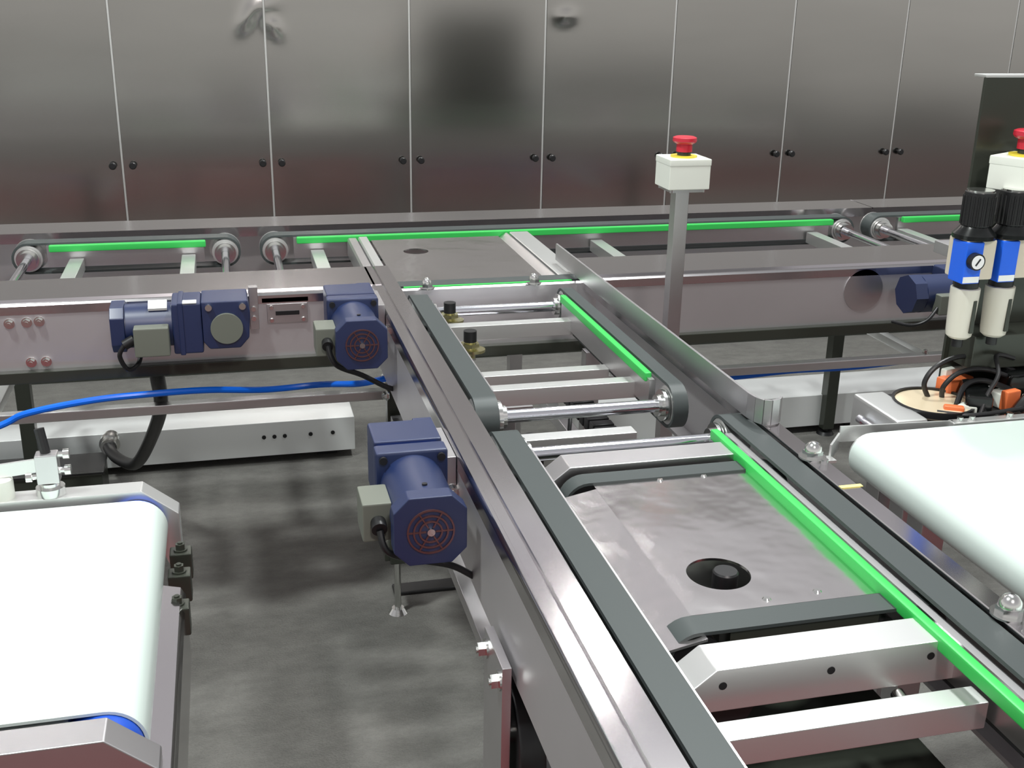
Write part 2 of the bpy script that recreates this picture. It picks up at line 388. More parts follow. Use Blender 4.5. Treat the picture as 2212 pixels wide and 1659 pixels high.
for k, (c0, c1) in enumerate(segs):
    xl = (.345, .382) if k == 0 else (.343, .381)
    xr = (.667, .692) if k == 0 else (.692, .730)
    bm = new(); stadium(bm, 'y', c0, c1, RC, ZC, .005, *xl); obj('belt', bm, 'belt_rubber', bc)
    bm = new(); stadium(bm, 'y', c0, c1, RC, ZC, .005, *xr); obj('belt', bm, 'belt_rubber', bc)
    gx = .651 if k == 0 else .657
    bm = new(); bx(bm, gx, gx+.013, c0+.058, c1-.042, T-.020, T-.004, bev=.003); obj('guide_strip', bm, 'green_plastic', bc, label='bright green plastic strip')
    bm = new(); bx(bm, xr[0]-.012, xr[0]-.001, c0+.045, c1-.045, .688, .738); obj('belt_bed', bm, 'steel', bc)
    bm = new(); bx(bm, xl[1]+.001, xl[1]+.008, c0+.045, c1-.045, .690, .738); obj('belt_bed', bm, 'steel', bc)
    for cc in (c0, c1):
        for a, b in (xl, xr):
            bm = new(); cyl(bm, (a+.001, cc, ZC), (b-.001, cc, ZC), RC-.0055, seg=28); obj('end_pulley', bm, 'bar_metal', bc)
        bm = new(); cyl(bm, (.36, cc, ZC), (.69, cc, ZC), .0105, seg=20); s = obj('shaft', bm, 'chrome', bc)
        for a, b in ((xl[1]+.001, 1), (xr[0]-.001, -1)):
            bm = new(); ring(bm, (0, cc, ZC), 'x', .026, .012, min(a, a+b*.008), max(a, a+b*.008)); ring(bm, (0, cc, ZC), 'x', .018, .0106, min(a+b*.008, a+b*.016), max(a+b*.008, a+b*.016)); obj('collar', bm, 'bolt_metal', s)
for y, a, b, z in ((2.108, .394, .662, .710), (1.862, .400, .655, .690), (1.728, .398, .664, .712), (1.535, .396, .590, .700), (.787, .392, .674, .712), (.50, .392, .674, .712)):
    bm = new(); bx(bm, a, b, y-.014, y+.014, z-.030, z, bev=.0015); obj('cross_bar', bm, 'bar_metal', bc)
# deflector fence on the right
bm = new()
pl = [(.724, 2.445), (.724, 1.425), (.7265, 1.405), (.733, 1.392), (.743, 1.388), (.756, 1.392), (.764, 1.402)]
for (x0, y0), (x1, y1) in zip(pl, pl[1:]):
    d = Vector((x1-x0, y1-y0)).normalized(); n = Vector((-d.y, d.x))*.0022
    A = [(x0+n.x, y0+n.y), (x1+n.x, y1+n.y), (x1-n.x, y1-n.y), (x0-n.x, y0-n.y)]
    prism(bm, A, 'z', .752, .790)
obj('guide_fence', bm, 'steel', bc)
for y in (1.44, 1.95, 2.35):
    bm = new(); bx(bm, .726, .764, y-.012, y+.012, .750, .754); cyl(bm, (.745, y, .754), (.745, y, .760), .006, seg=6); obj('fence_bracket', bm, 'bolt_metal', bc)
for p in ((.748, 1.270), (.748, .855)):
    bm = new(); acorn(bm, (p[0], p[1], .750), .0125); obj('cap_nut', bm, 'bolt_metal', bc)
    bm = new(); cyl(bm, (p[0]+.005, p[1]-.024, .750), (p[0]+.005, p[1]-.024, .757), .005, seg=12); obj('screw', bm, 'bolt_metal', bc)
# pop-up transfer: plate, cross belts, chamfered brackets
bm = new(); holed_plate(bm, .440, .662, .950, 1.292, .732, .003, (.505, 1.027), .036)
prism(bm, [(.392, .722), (.440, .7315), (.440, .7285), (.392, .719)], 'y', .905, 1.270)
prism(bm, [(.662, .7315), (.678, .728), (.678, .725), (.662, .7285)], 'y', .945, 1.275)
obj('centre_plate', bm, 'plate_steel', bc, label='large shiny plate with a round hole')
bm = new(); lathe(bm, (.511, 1.022, .690), [(.019, 0), (.019, .006), (.0155, .010), (.0145, .012), (.0145, .046), (.013, .048)]); obj('stop_pin', bm, 'black', bc, label='black capped pin in the round hole')
bm = new(); lathe(bm, (.511, 1.022, .676), [(.026, 0), (.026, .012), (.018, .014)], seg=6); obj('pin_base', bm, 'brass', bc)
for p in ((.533, .964), (.595, .968), (.532, 1.279), (.595, 1.281)):
    bm = new(); cyl(bm, (*p, .732), (*p, .734), .005, .0035, seg=12); obj('screw', bm, 'bolt_metal', bc)
for y0, y1 in ((.912, .945), (1.282, 1.312)):
    bm = new(); stadium(bm, 'x', .434, .690, .033, .702, .004, y0, y1); obj('cross_belt', bm, 'belt_rubber', bc)
    for cx in (.434, .655):
        bm = new(); cyl(bm, (cx, y0+.001, .702), (cx, y1-.001, .702), .028 if cx < .6 else .014); obj('belt_pulley', bm, 'black', bc)
    bm = new(); bx(bm, .470, .640, y0+.004, y1-.004, .700, .728); obj('pulley_carrier', bm, 'dark_steel', bc)
for y0, y1 in ((.838, .884), (1.322, 1.368)):
    bm = new(); prism(bm, [(.388, .694), (.388, .716), (.420, .741), (.662, .741), (.682, .726), (.682, .694)], 'y', y0, y1, bev=.0015)
    br = obj('transfer_bracket', bm, 'steel' if y0 > 1 else 'bar_metal', bc)
    ins = (y0-.0006, y0+.002)
    for x, z in ((.427, .728), (.541, .729), (.651, .730)):
        bm = new(); cyl(bm, (x, ins[0], z-.005), (x, ins[1], z-.005), .0042, seg=16); obj('screw_hole', bm, 'black', br)
bm = new(); cyl(bm, (.445, .862, .682), (.445, .880, .682), .030); obj('idler_wheel', bm, 'black', bc)
bm = new(); cyl(bm, (.62, .84, .685), (.62, .80, .676), .007, seg=12); obj('air_fitting', bm, 'bolt_metal', bc)
# sensors inside the left belt
for y in (2.172, 1.972):
    x = .421; u = .018
    bm = new(); cyl(bm, (x, y, .668+u), (x, y, .700+u), .010, seg=14); cyl(bm, (x, y, .690+u), (x, y, .697+u), .018, seg=6); cyl(bm, (x+.008, y, .680+u), (x+.008, y, .685+u), .021, seg=14)
    s = obj('sensor', bm, 'brass', bc)
    bm = new(); cyl(bm, (x, y, .700+u), (x, y, .721+u), .0125, seg=16); obj('sensor_cap', bm, 'black', s)
    bm = new(); bx(bm, .383, .430, y-.012, y+.012, .684, .687); obj('sensor_tab', bm, 'steel', s)
# leg and foot at the corner
bm = new(); bx(bm, .296, .330, 2.215, 2.249, .13, .60, bev=.003); lg = obj('leg', bm, 'dark_steel', bc, label='dark square corner leg')
bm = new(); cyl(bm, (.313, 2.232, .012), (.313, 2.232, .13), .0075, seg=12); cyl(bm, (.313, 2.232, 0), (.313, 2.232, .012), .022, .014); obj('foot', bm, 'bolt_metal', lg)
bm = new(); bx(bm, .285, .325, 2.225, 2.262, .135, .17, bev=.002); obj('leg_bolt_block', bm, 'dark_steel', bc)
bm = new(); bx(bm, .730, .764, 2.215, 2.249, .02, .60, bev=.003); obj('leg', bm, 'steel', bc)
bm = new(); bx(bm, .300, .325, YN, 2.20, .470, .492, bev=.002); obj('stretcher_tube', bm, 'steel', bc)
bm = new(); bx(bm, .715, .740, YN, 2.20, .470, .492, bev=.002); obj('stretcher_tube', bm, 'steel', bc)
bm = new(); bx(bm, .330, .425, 2.10, 2.23, .497, .515, bev=.003); obj('corner_bracket', bm, 'bar_metal', bc)
for z in (.56, .60):
    bm = new(); hexbolt(bm, (.297, 2.222, z-.03), (-1, -.3, 0), .009); obj('bolt', bm, 'bolt_metal', bc)
# bearing plate and pulley wheel below the left panel
bm = new(); bx(bm, .262, .273, 1.045, 1.136, .330, .630, bev=.001); wp = obj('bearing_plate', bm, 'steel', bc)
for y, z in ((1.125, .607), (1.058, .607), (1.06, .47)):
    bm = new(); hexbolt(bm, (.262, y, z), (-1, 0, 0), .009, .009); obj('bolt', bm, 'bolt_metal', wp)
bm = new(); cyl(bm, (.280, 1.105, .500), (.312, 1.105, .500), .082, seg=44, bev=.004); obj('drive_wheel', bm, 'black', bc, label='black wheel behind the bearing plate')
bm = new(); cyl(bm, (.270, 1.105, .500), (.33, 1.105, .500), .016); obj('wheel_hub', bm, 'bolt_metal', bc)
bm = new(); hexbolt(bm, (.278, .815, .625), (-1, 0, 0), .009); obj('bolt', bm, 'bolt_metal', bc)
# machinery seen through the cross bars
bm = new(); bx(bm, .40, .56, 2.02, 2.20, .555, .560); obj('inner_tray', bm, 'steel', bc)
for k in range(26):
    y = 2.26-.032*k; x = .79-.0*k
    bm = new(); bx(bm, .655, .700, y-.013, y+.013, .52, .548, bev=.003); obj('cable_chain_link', bm, 'black', bc)
bm = new(); bx(bm, .615, .640, 1.0, 2.25, .50, .525, bev=.002); obj('inner_tube', bm, 'steel', bc)
for x, y, m in ((.45, 1.95, 'steel'), (.52, 1.66, 'dark_steel'), (.47, 1.82, 'black'), (.60, 1.62, 'dark_steel')):
    bm = new(); bx(bm, x-.05, x+.05, y-.03, y+.03, .52, .575, bev=.004); bx(bm, x-.02, x+.02, y-.036, y-.030, .53, .56); cyl(bm, (x+.03, y, .575), (x+.03, y, .585), .008); obj('valve_block', bm, m, bc)
for y in (1.45, 1.02):
    bm = new(); bx(bm, .325, .74, y-.02, y+.02, .455, .485, bev=.002); obj('frame_tie', bm, 'steel', bc)
bm = new(); tube(bm, [(.60, 1.9, .58), (.56, 1.75, .50), (.62, 1.62, .59), (.55, 1.5, .53)], .004); obj('air_line', bm, 'black', bc)
bm = new(); bx(bm, .40, .70, .80, 1.35, .56, .575, bev=.002); obj('cylinder_tray', bm, 'dark_steel', bc)
bm = new(); bx(bm, .44, .47, 1.0, 1.06, .60, .70, bev=.002); obj('lift_guide', bm, 'grey_box', bc)

# ------------------------------------------------------------------ gear motors
def make_motor(label, off):
    ox, oy, oz = off
    t = thing('gear_motor', label, 'motor', (.215+ox, 1.38+oy, .713+oz), 'blue gear motors on the conveyor sides')
    cx, cz = .215+ox, .713+oz; hw = .045
    def O(p): return (p[0]+cx, p[1]+oy, p[2]+cz)
    def oct_(h, c): return [(cx-h, cz-h+c), (cx-h+c, cz-h), (cx+h-c, cz-h), (cx+h, cz-h+c), (cx+h, cz+h-c), (cx+h-c, cz+h), (cx-h+c, cz+h), (cx-h, cz+h-c)]
    bm = new(); prism(bm, oct_(hw+.001, .019), 'y', 1.232+oy, 1.258+oy, bev=.002); cap = obj('end_cap', bm, 'blue_paint', t)
    bm = new()
    for R in (.030, .0225, .015): ring(bm, (cx, 0, cz), 'y', R, R-.0022, 1.2295+oy, 1.2325+oy, 30)
    for k in range(6):
        a = PI*k/3; bx(bm, cx+.006, cx+.030, 1.2300+oy, 1.2322+oy, cz-.001, cz+.001, rot=Matrix.Rotation(a, 3, 'Y'), piv=(cx, 1.231+oy, cz))
    obj('fan_grille', bm, 'grille_metal', cap)
    bm = new(); cyl(bm, (cx, 1.2275+oy, cz), (cx, 1.2325+oy, cz), .005, seg=14); obj('grille_screw', bm, 'bolt_metal', cap)
    bm = new(); cyl(bm, (cx, 1.257+oy, cz), (cx, 1.372+oy, cz), .0435, seg=40); obj('motor_body', bm, 'blue_paint', t)
    bm = new(); cyl(bm, (cx, 1.275+oy, cz+.042), (cx, 1.275+oy, cz+.0455), .0035, seg=10); obj('screw', bm, 'black', t)
    bm = new(); bx(bm, cx-.049, cx+.049, 1.372+oy, 1.404+oy, cz-.049, cz+.049, bev=.005); fl_ = obj('flange', bm, 'blue_paint', t)
    for sx_ in (-1, 1):
        for sz_ in (-1, 1):
            bm = new(); cyl(bm, (cx+sx_*.039, 1.3715+oy, cz+sz_*.039), (cx+sx_*.039, 1.367+oy, cz+sz_*.039), .0055, seg=12); obj('bolt', bm, 'black', fl_)
    bm = new(); bx(bm, cx-.040, cx+.040, 1.404+oy, 1.414+oy, cz-.042, cz+.042); obj('gasket', bm, 'blue_roller', t)
    bm = new(); bx(bm, cx-.046, cx+.048, 1.414+oy, 1.490+oy, cz-.044, cz+.048, bev=.004); bx(bm, cx+.02, cx+.048, 1.49+oy, 1.50+oy, cz-.02, cz+.046, bev=.002); obj('gearbox', bm, 'blue_paint', t)
    bm = new(); bx(bm, cx+.048, cx+.0625, 1.385+oy, 1.495+oy, cz-.05, cz+.03, bev=.001); mp = obj('mounting_plate', bm, 'steel', t)
    for y, z in ((1.392, -.036), (1.392, -.02), (1.48, -.036)):
        bm = new(); hexbolt(bm, (cx+.057, y-.006+oy, cz+z), (0, -1, 0), .0075); obj('bolt', bm, 'bolt_metal', mp)
    bm = new(); bx(bm, cx-.078, cx-.040, 1.285+oy, 1.345+oy, cz-.035, cz+.018, bev=.003); jb = obj('junction_box', bm, 'grey_box', t)
    bm = new(); cyl(bm, (cx-.058, 1.287+oy, cz-.008), (cx-.058, 1.272+oy, cz-.012), .010); obj('cable_gland', bm, 'black', jb)
    return t
m1 = make_motor('large blue gear motor hanging nearest the camera on the left rail', (0, 0, 0))
m2 = make_motor('blue gear motor tucked in the corner where both conveyors meet', (0, .70, .022))
# cables of these two
def cable(pts, rad, label, m='black', cat='cable', name='cable'):
    bm = new(); tube(bm, pts, rad); return tag(obj(name, bm, m), label, cat)
cable([(.157, 1.272, .700), (.165, 1.262, .675), (.20, 1.272, .655), (.250, 1.28, .636), (.284, 1.285, .612), (.30, 1.30, .60), (.335, 1.34, .600)], .0045, 'black cable looping beneath the large near motor')
cable([(.157, 1.972, .725), (.17, 1.965, .69), (.219, 1.985, .660), (.271, 2.0, .626), (.30, 2.02, .618), (.33, 2.04, .628)], .005, 'black cable sagging from the corner motor')

# motor lying along the front skirt of the rear conveyor
t = thing('gear_motor', 'blue gear motor lying along the left skirt with round grey gearbox cap', 'motor', (-.10, 2.225, .71), 'blue gear motors on the conveyor sides')
yc, zc = 2.226, .708; h = .044
pr_ = lambda q, c: [(yc-q, zc-q+c), (yc-q+c, zc-q), (yc+q-c, zc-q), (yc+q, zc-q+c), (yc+q, zc+q-c), (yc+q-c, zc+q), (yc-q+c, zc+q), (yc-q, zc+q-c)]
bm = new(); prism(bm, pr_(.045, .018), 'x', -.236, -.210, bev=.002); cap = obj('end_cap', bm, 'blue_paint', t)
bm = new(); cyl(bm, (-.2095, yc, zc), (-.122, yc, zc), .043, seg=40); obj('motor_body', bm, 'blue_paint', t)
bm = new(); bx(bm, -.122, -.066, yc-.046, yc+.046, zc-.05, zc+.051, bev=.004); bx(bm, -.110, -.100, yc-.048, yc+.048, zc-.052, zc+.053, bev=.002); obj('flange', bm, 'blue_paint', t)
bm = new(); prism(bm, [(-.066, .680), (-.054, .664), (.004, .664), (.022, .684), (.026, .735), (.022, .760), (-.066, .760)], 'y', yc-.044, yc+.050, bev=.003); gb = obj('gearbox', bm, 'blue_paint', t)
bm = new(); cyl(bm, (-.020, yc-.044, .706), (-.020, yc-.050, .706), .031, seg=36, bev=.001); obj('gearbox_cap', bm, 'grey_box', gb, label='round grey cap')
for x in (-.052, .012):
    bm = new(); cyl(bm, (x, yc-.044, .750), (x, yc-.052, .750), .0065, seg=14); obj('bolt', bm, 'bolt_metal', gb)
bm = new(); bx(bm, -.193, -.128, yc-.070, yc-.036, zc-.045, zc+.012, bev=.003); jb = obj('junction_box', bm, 'grey_box', t)
bm = new(); cyl(bm, (-.193, yc-.055, zc-.012), (-.212, yc-.057, zc-.022), .010); obj('cable_gland', bm, 'black', jb)
bm = new(); bx(bm, -.165, -.130, yc-.030, yc-.004, zc+.0405, zc+.046, rot=Matrix.Rotation(.42, 3, 'X')); obj('rating_label', bm, 'sticker', t)
bm = new(); bx(bm, -.100, -.074, yc-.046, yc-.025, zc+.0512, zc+.0530); obj('rating_label', bm, 'sticker', t)
bm = new(); bx(bm, .026, .044, 2.262, 2.280, .676, .765, bev=.001); mp = obj('mounting_plate', bm, 'steel', t)
for z in (.70, .72):
    bm = new(); cyl(bm, (.034, 2.262, z), (.034, 2.258, z), .005, seg=12); obj('bolt', bm, 'bolt_metal', mp)
cable([(-.212, 2.169, .686), (-.222, 2.168, .665), (-.210, 2.175, .635), (-.192, 2.19, .640), (-.185, 2.205, .660)], .0045, 'short black cable curling below the left skirt motor')

# motor on the right skirt
t = thing('gear_motor', 'blue gear motor at far right on the skirt behind the air filters', 'motor', (1.56, 2.2, .7), 'blue gear motors on the conveyor sides')
bm = new(); cyl(bm, (1.482, 2.195, .700), (1.512, 2.195, .700), .045, seg=8); cap = obj('end_cap', bm, 'blue_paint', t)
bm = new(); cyl(bm, (1.512, 2.195, .700), (1.60, 2.195, .700), .043, seg=36); obj('motor_body', bm, 'blue_paint', t)
bm = new(); bx(bm, 1.60, 1.70, 2.15, 2.28, .655, .745, bev=.004); obj('gearbox', bm, 'blue_paint', t)
bm = new(); bx(bm, 1.53, 1.58, 2.13, 2.16, .665, .71, bev=.003); obj('junction_box', bm, 'grey_box', t)
cable([(1.53, 2.14, .68), (1.50, 2.13, .655), (1.475, 2.15, .640), (1.46, 2.20, .635)], .004, 'black cable trailing from the far right motor')
bm = new(); cyl(bm, (1.425, 2.2815, .690), (1.425, 2.279, .690), .05, seg=36)
o = obj('round_cover', bm, 'steel', mc)

# ------------------------------------------------------------------ hoses
bm = new(); tube(bm, [(-.9, 2.12, .45), (-.6, 2.16, .49), (-.457, 2.2, .528), (-.404, 2.2, .550), (-.284, 2.2, .568), (-.171, 2.21, .570), (-.065, 2.24, .560), (.05, 2.29, .535), (.164, 2.30, .535), (.24, 2.22, .560), (.298, 2.20, .575), (.34, 2.2, .570)], .0068)
tag(obj('air_hose', bm, 'blue_hose'), 'bright blue air hose arching beneath the left conveyor skirt', 'hose')
bm = new(); tube(bm, [(.80, 2.36, .462), (1.142, 2.385, .455), (1.315, 2.385, .462), (1.5, 2.40, .455), (1.75, 2.40, .463), (2.1, 2.36, .462)], .0068)
tag(obj('air_hose', bm, 'blue_hose'), 'blue air hose under the tube beyond the emergency stop post', 'hose')
t = thing('drain_hose', 'thick black hose hanging in a curve from the left skirt', 'hose', (-.166, 2.32, .6))
bm = new(); tube(bm, [(-.168, 2.31, .62), (-.168, 2.32, .57), (-.176, 2.45, .452), (-.221, 2.65, .298), (-.265, 2.78, .190), (-.300, 2.88, .143), (-.345, 2.99, .122), (-.368, 3.06, .125)], .0155, seg=14); obj('hose', bm, 'black', t)
bm = new(); cyl(bm, (-.366, 3.05, .125), (-.366, 3.137, .120), .022, seg=18); ring(bm, (-.366, 0, .122), 'y', .028, .02, 3.08, 3.10); obj('fitting', bm, 'bolt_metal', t)
bm = new(); bx(bm, .315, .52, 2.300, 2.345, 0, .010, bev=.003); tag(obj('floor_strip', bm, 'black'), 'short flat black strip on the grey carpet by the corner leg', 'duct')  # plain flat black strip lying on the carpet

# ------------------------------------------------------------------ emergency stop posts
def estop_box(t, x, y, z, sx_, sy_, sz_, rz=0):
    R = Matrix.Rotation(rz, 3, 'Z'); pv = (x, y, z)
    bm = new(); bx(bm, x-sx_/2, x+sx_/2, y-sy_/2, y+sy_/2, z, z+sz_, bev=.002, rot=R, piv=pv); hb = obj('housing', bm, 'white_box', t)
    bm = new(); bx(bm, x-sx_/2-.0008, x+sx_/2+.0008, y-sy_/2-.0008, y+sy_/2+.0008, z+sz_-.012, z+sz_+.001, bev=.002, rot=R, piv=pv); obj('lid', bm, 'white_box', hb)
    for a in (-1, 1):
        for b in (-1, 1):
            v = R@Vector((a*(sx_/2-.008), b*(sy_/2-.008), 0)); bm = new(); cyl(bm, (x+v.x, y+v.y, z), (x+v.x, y+v.y, z-.006), .003, seg=8); obj('screw', bm, 'bolt_metal', hb)
    zt = z+sz_+.001
    bm = new(); cyl(bm, (x, y, zt), (x, y, zt+.003), .025, seg=30); obj('warning_ring', bm, 'yellow', t)
    bm = new(); cyl(bm, (x, y, zt+.003), (x, y, zt+.010), .013, seg=24); obj('button_collar', bm, 'dark_steel', t)
    bm = new(); lathe(bm, (x, y, zt+.010), [(.015, 0), (.015, .014), (.021, .017), (.023, .020), (.0225, .026), (.018, .028)], seg=28); obj('mushroom_button', bm, 'red_button', t, label='red mushroom push button')
t = thing('emergency_stop_post', 'white emergency stop box with red button on a square steel post', 'emergency stop', (.832, 2.0, 0))
estop_box(t, .842, 2.015, .990, .082, .075, .056, 0)
bm = new(); bx(bm, .819, .846, 1.985, 2.012, .012, .985, bev=.0008); obj('post', bm, 'steel', t)
bm = new(); bx(bm, .808, .876, 1.985, 2.045, .984, .990); obj('mount_flange', bm, 'steel', t)
bm = new(); bx(bm, .790, .875, 1.96, 2.06, 0, .012, bev=.001); obj('base_plate', bm, 'steel', t)

# ------------------------------------------------------------------ left white belt conveyor
t = thing('belt_conveyor', 'white flat belt conveyor at lower left with blue end roller', 'conveyor', (-.6, 1.1, 0))
bm = new(); stadium(bm, 'x', -1.2, -.136, .0365, .7085, .003, .890, 1.325, seg=20); obj('belt', bm, 'white_belt', t, label='glossy white belt')
bm = new(); cyl(bm, (-.136, .874, .7085), (-.136, 1.334, .7085), .0330, seg=36); obj('end_roller', bm, 'blue_roller', t, label='blue roller ends')
bm = new(); bx(bm, -1.2, -.165, .886, 1.33, .690, .738); obj('belt_bed', bm, 'steel', t)
rp = [(-1.25, .695), (-1.25, .752), (-.128, .752), (-.086, .718), (-.086, .640), (-.10, .640), (-.12, .695)]
bm = new(); prism(bm, rp, 'y', 1.336, 1.368, bev=.0015); obj('side_rail', bm, 'bar_metal', t)
bm = new(); prism(bm, [(-1.25, .717), (-1.25, .752), (-.130, .752), (-.088, .716), (-.088, .690), (-.125, .717)], 'y', .838, .872, bev=.0015); obj('side_rail', bm, 'steel', t)
bm = new(); bx(bm, -1.25, -.12, .850, .872, .60, .716, bev=.001); obj('lower_skirt', bm, 'steel', t)
bm = new(); prism(bm, [(-.077, .60), (-.077, .684), (-.082, .694), (-.106, .700), (-.106, .696), (-.085, .690), (-.081, .683), (-.081, .60)], 'y', .845, 1.19); obj('end_guard', bm, 'rail_steel', t)
for y in (1.16, 1.235, 1.29):
    bm = new(); bx(bm, -.098, -.072, y-.012, y+.012, .655, .690, bev=.002); hexbolt(bm, (-.085, y, .69), (0, 0, 1), .006); obj('bearing_block', bm, 'dark_steel', t)
bm = new(); bx(bm, -1.2, -.30, .90, 1.30, .55, .60, bev=.004); obj('frame_box', bm, 'steel', t)
for x, y in ((-.45, .92), (-.45, 1.30), (-1.1, .92), (-1.1, 1.30)):
    bm = new(); bx(bm, x-.02, x+.02, y-.02, y+.02, 0, .55, bev=.003); obj('leg', bm, 'steel', t)
# guide clamp on the far rail
g = thing('guide_clamp', 'steel clamp with wing bolts on the far rail of the left white conveyor', 'clamp', (-.235, 1.352, .752))
bm = new(); cyl(bm, (-.234, 1.352, .752), (-.234, 1.352, .762), .017, seg=24); cyl(bm, (-.234, 1.352, .762), (-.234, 1.352, .768), .012, seg=24); obj('base', bm, 'bolt_metal', g)
bm = new(); bx(bm, -.247, -.221, 1.342, 1.362, .768, .806, bev=.002); obj('clamp_block', bm, 'steel', g)
for s_, z in ((-1, .776), (1, .782), (1, .803)):
    bm = new(); cyl(bm, (-.234+s_*.013, 1.352, z), (-.234+s_*.022, 1.352, z), .004, seg=10); cyl(bm, (-.234+s_*.019, 1.352, z), (-.234+s_*.026, 1.352, z), .0065, seg=14); obj('wing_bolt', bm, 'bolt_metal', g)
bm = new(); tube(bm, [(-.234, 1.352, .800), (-.240, 1.36, .835)], .006, sm=0); obj('rod', bm, 'black', g)
bm = new(); bx(bm, -.52, -.247, 1.350, 1.354, .782, .799, rot=Matrix.Rotation(-.09, 3, 'Y'), piv=(-.247, 1.352, .79)); obj('guide_bar', bm, 'bar_metal', g)
bm = new(); lathe(bm, (-.289, 1.352, .752), [(.014, 0), (.014, .020), (.0135, .024), (.011, .026)]); tag(obj('rail_cap', bm, 'white_box'), 'small white cylinder standing on the far rail at the left edge', 'knob')

# ------------------------------------------------------------------ right white belt conveyor
t = thing('belt_conveyor', 'broad white flat belt conveyor at the right edge', 'conveyor', (1.3, 1.1, 0))
bm = new(); stadium(bm, 'x', .879, 1.9, .034, .716, .003, .52, 1.335, seg=22); obj('belt', bm, 'white_belt', t, label='glossy white belt')
bm = new(); cyl(bm, (.879, .515, .716), (.879, 1.342, .716), .0305, seg=32); cyl(bm, (.879, 1.33, .716), (.879, 1.352, .716), .012); obj('end_roller', bm, 'bar_metal', t)
bm = new(); bx(bm, .92, 1.9, .53, 1.33, .695, .745); obj('belt_bed', bm, 'steel', t)
bm = new(); bx(bm, 1.015, 1.9, 1.340, 1.356, .650, .752, bev=.002); sr = obj('side_rail', bm, 'bar_metal', t)
for x in (1.03, 1.05, 1.115):
    bm = new(); cyl(bm, (x, 1.348, .752), (x, 1.348, .758), .005, seg=12); obj('screw', bm, 'bolt_metal', sr)
for x, y in ((.95, .6), (.95, 1.28), (1.7, 1.28)):
    bm = new(); bx(bm, x-.02, x+.02, y-.02, y+.02, 0, .695, bev=.003); obj('leg', bm, 'steel', t)
bm = new()
pl = [(.806, 1.322), (.842, 1.362), (1.02, 1.350)]
for (x0, y0), (x1, y1), z0, z1 in ((pl[0], pl[1], .718, .742), (pl[1], pl[2], .728, .752)):
    d = Vector((x1-x0, y1-y0)).normalized(); n = Vector((-d.y, d.x))*.0015
    prism(bm, [(x0+n.x, y0+n.y), (x1+n.x, y1+n.y), (x1-n.x, y1-n.y), (x0-n.x, y0-n.y)], 'z', z0, z1)
bx(bm, .766, .812, 1.312, 1.330, .718, .722)
obj('stop_strap', bm, 'bar_metal', t)
# machine stand behind the belt
t = thing('machine_stand', 'black decked stand with a bright steel front beam behind the right belt', 'stand', (1.25, 1.5, 0))
bm = new(); bx(bm, .935, .990, 1.363, 1.490, .690, .752, bev=.006); obj('front_beam', bm, 'bar_metal', t)
bm = new(); bx(bm, .985, 1.8, 1.363, 1.50, .715, .742, bev=.003); obj('deck', bm, 'black', t)
bm = new(); bx(bm, .975, 1.8, 1.375, 1.49, .60, .70, bev=.003); obj('apron', bm, 'dark_steel', t)
bm = new(); cyl(bm, (.926, 1.370, .725), (.926, 1.440, .725), .005, seg=14); cyl(bm, (.926, 1.435, .725), (.926, 1.447, .725), .007, seg=14); obj('rod', bm, 'chrome', t)
bm = new(); bx(bm, .926, .936, 1.37, 1.38, .70, .73); obj('rod_bracket', bm, 'steel', t)
for x, y in ((1.0, 1.40), (1.0, 1.47), (1.7, 1.40), (1.7, 1.47)):
    bm = new(); bx(bm, x-.02, x+.02, y-.02, y+.02, 0, .60, bev=.003); obj('leg', bm, 'steel', t)
# dark back plate with bent top lip
t = thing('mounting_plate', 'tall dark mirror-finish plate with bright bent top at right edge', 'plate', (1.35, 1.505, .742))
bm = new(); bx(bm, 1.097, 1.70, 1.500, 1.506, .742, 1.232, bev=.001); obj('plate', bm, 'dark_steel', t)
bm = new(); bx(bm, 1.097, 1.70, 1.500, 1.530, 1.232, 1.236, bev=.001); obj('top_lip', bm, 'bar_metal', t)
bm = new(); bx(bm, 1.104, 1.70, 1.440, 1.500, .795, .850, bev=.002, rot=None); obj('lower_ledge', bm, 'dark_steel', t)
# second stop box
t = thing('emergency_stop_box', 'white emergency stop box with red button mounted before the dark plate', 'emergency stop', (1.15, 1.45, 1.07))
estop_box(t, 1.150, 1.452, 1.075, .078, .072, .048, .5)
bm = new(); bx(bm, 1.135, 1.165, 1.455, 1.500, 1.030, 1.075, bev=.001); obj('mount_arm', bm, 'steel', t)

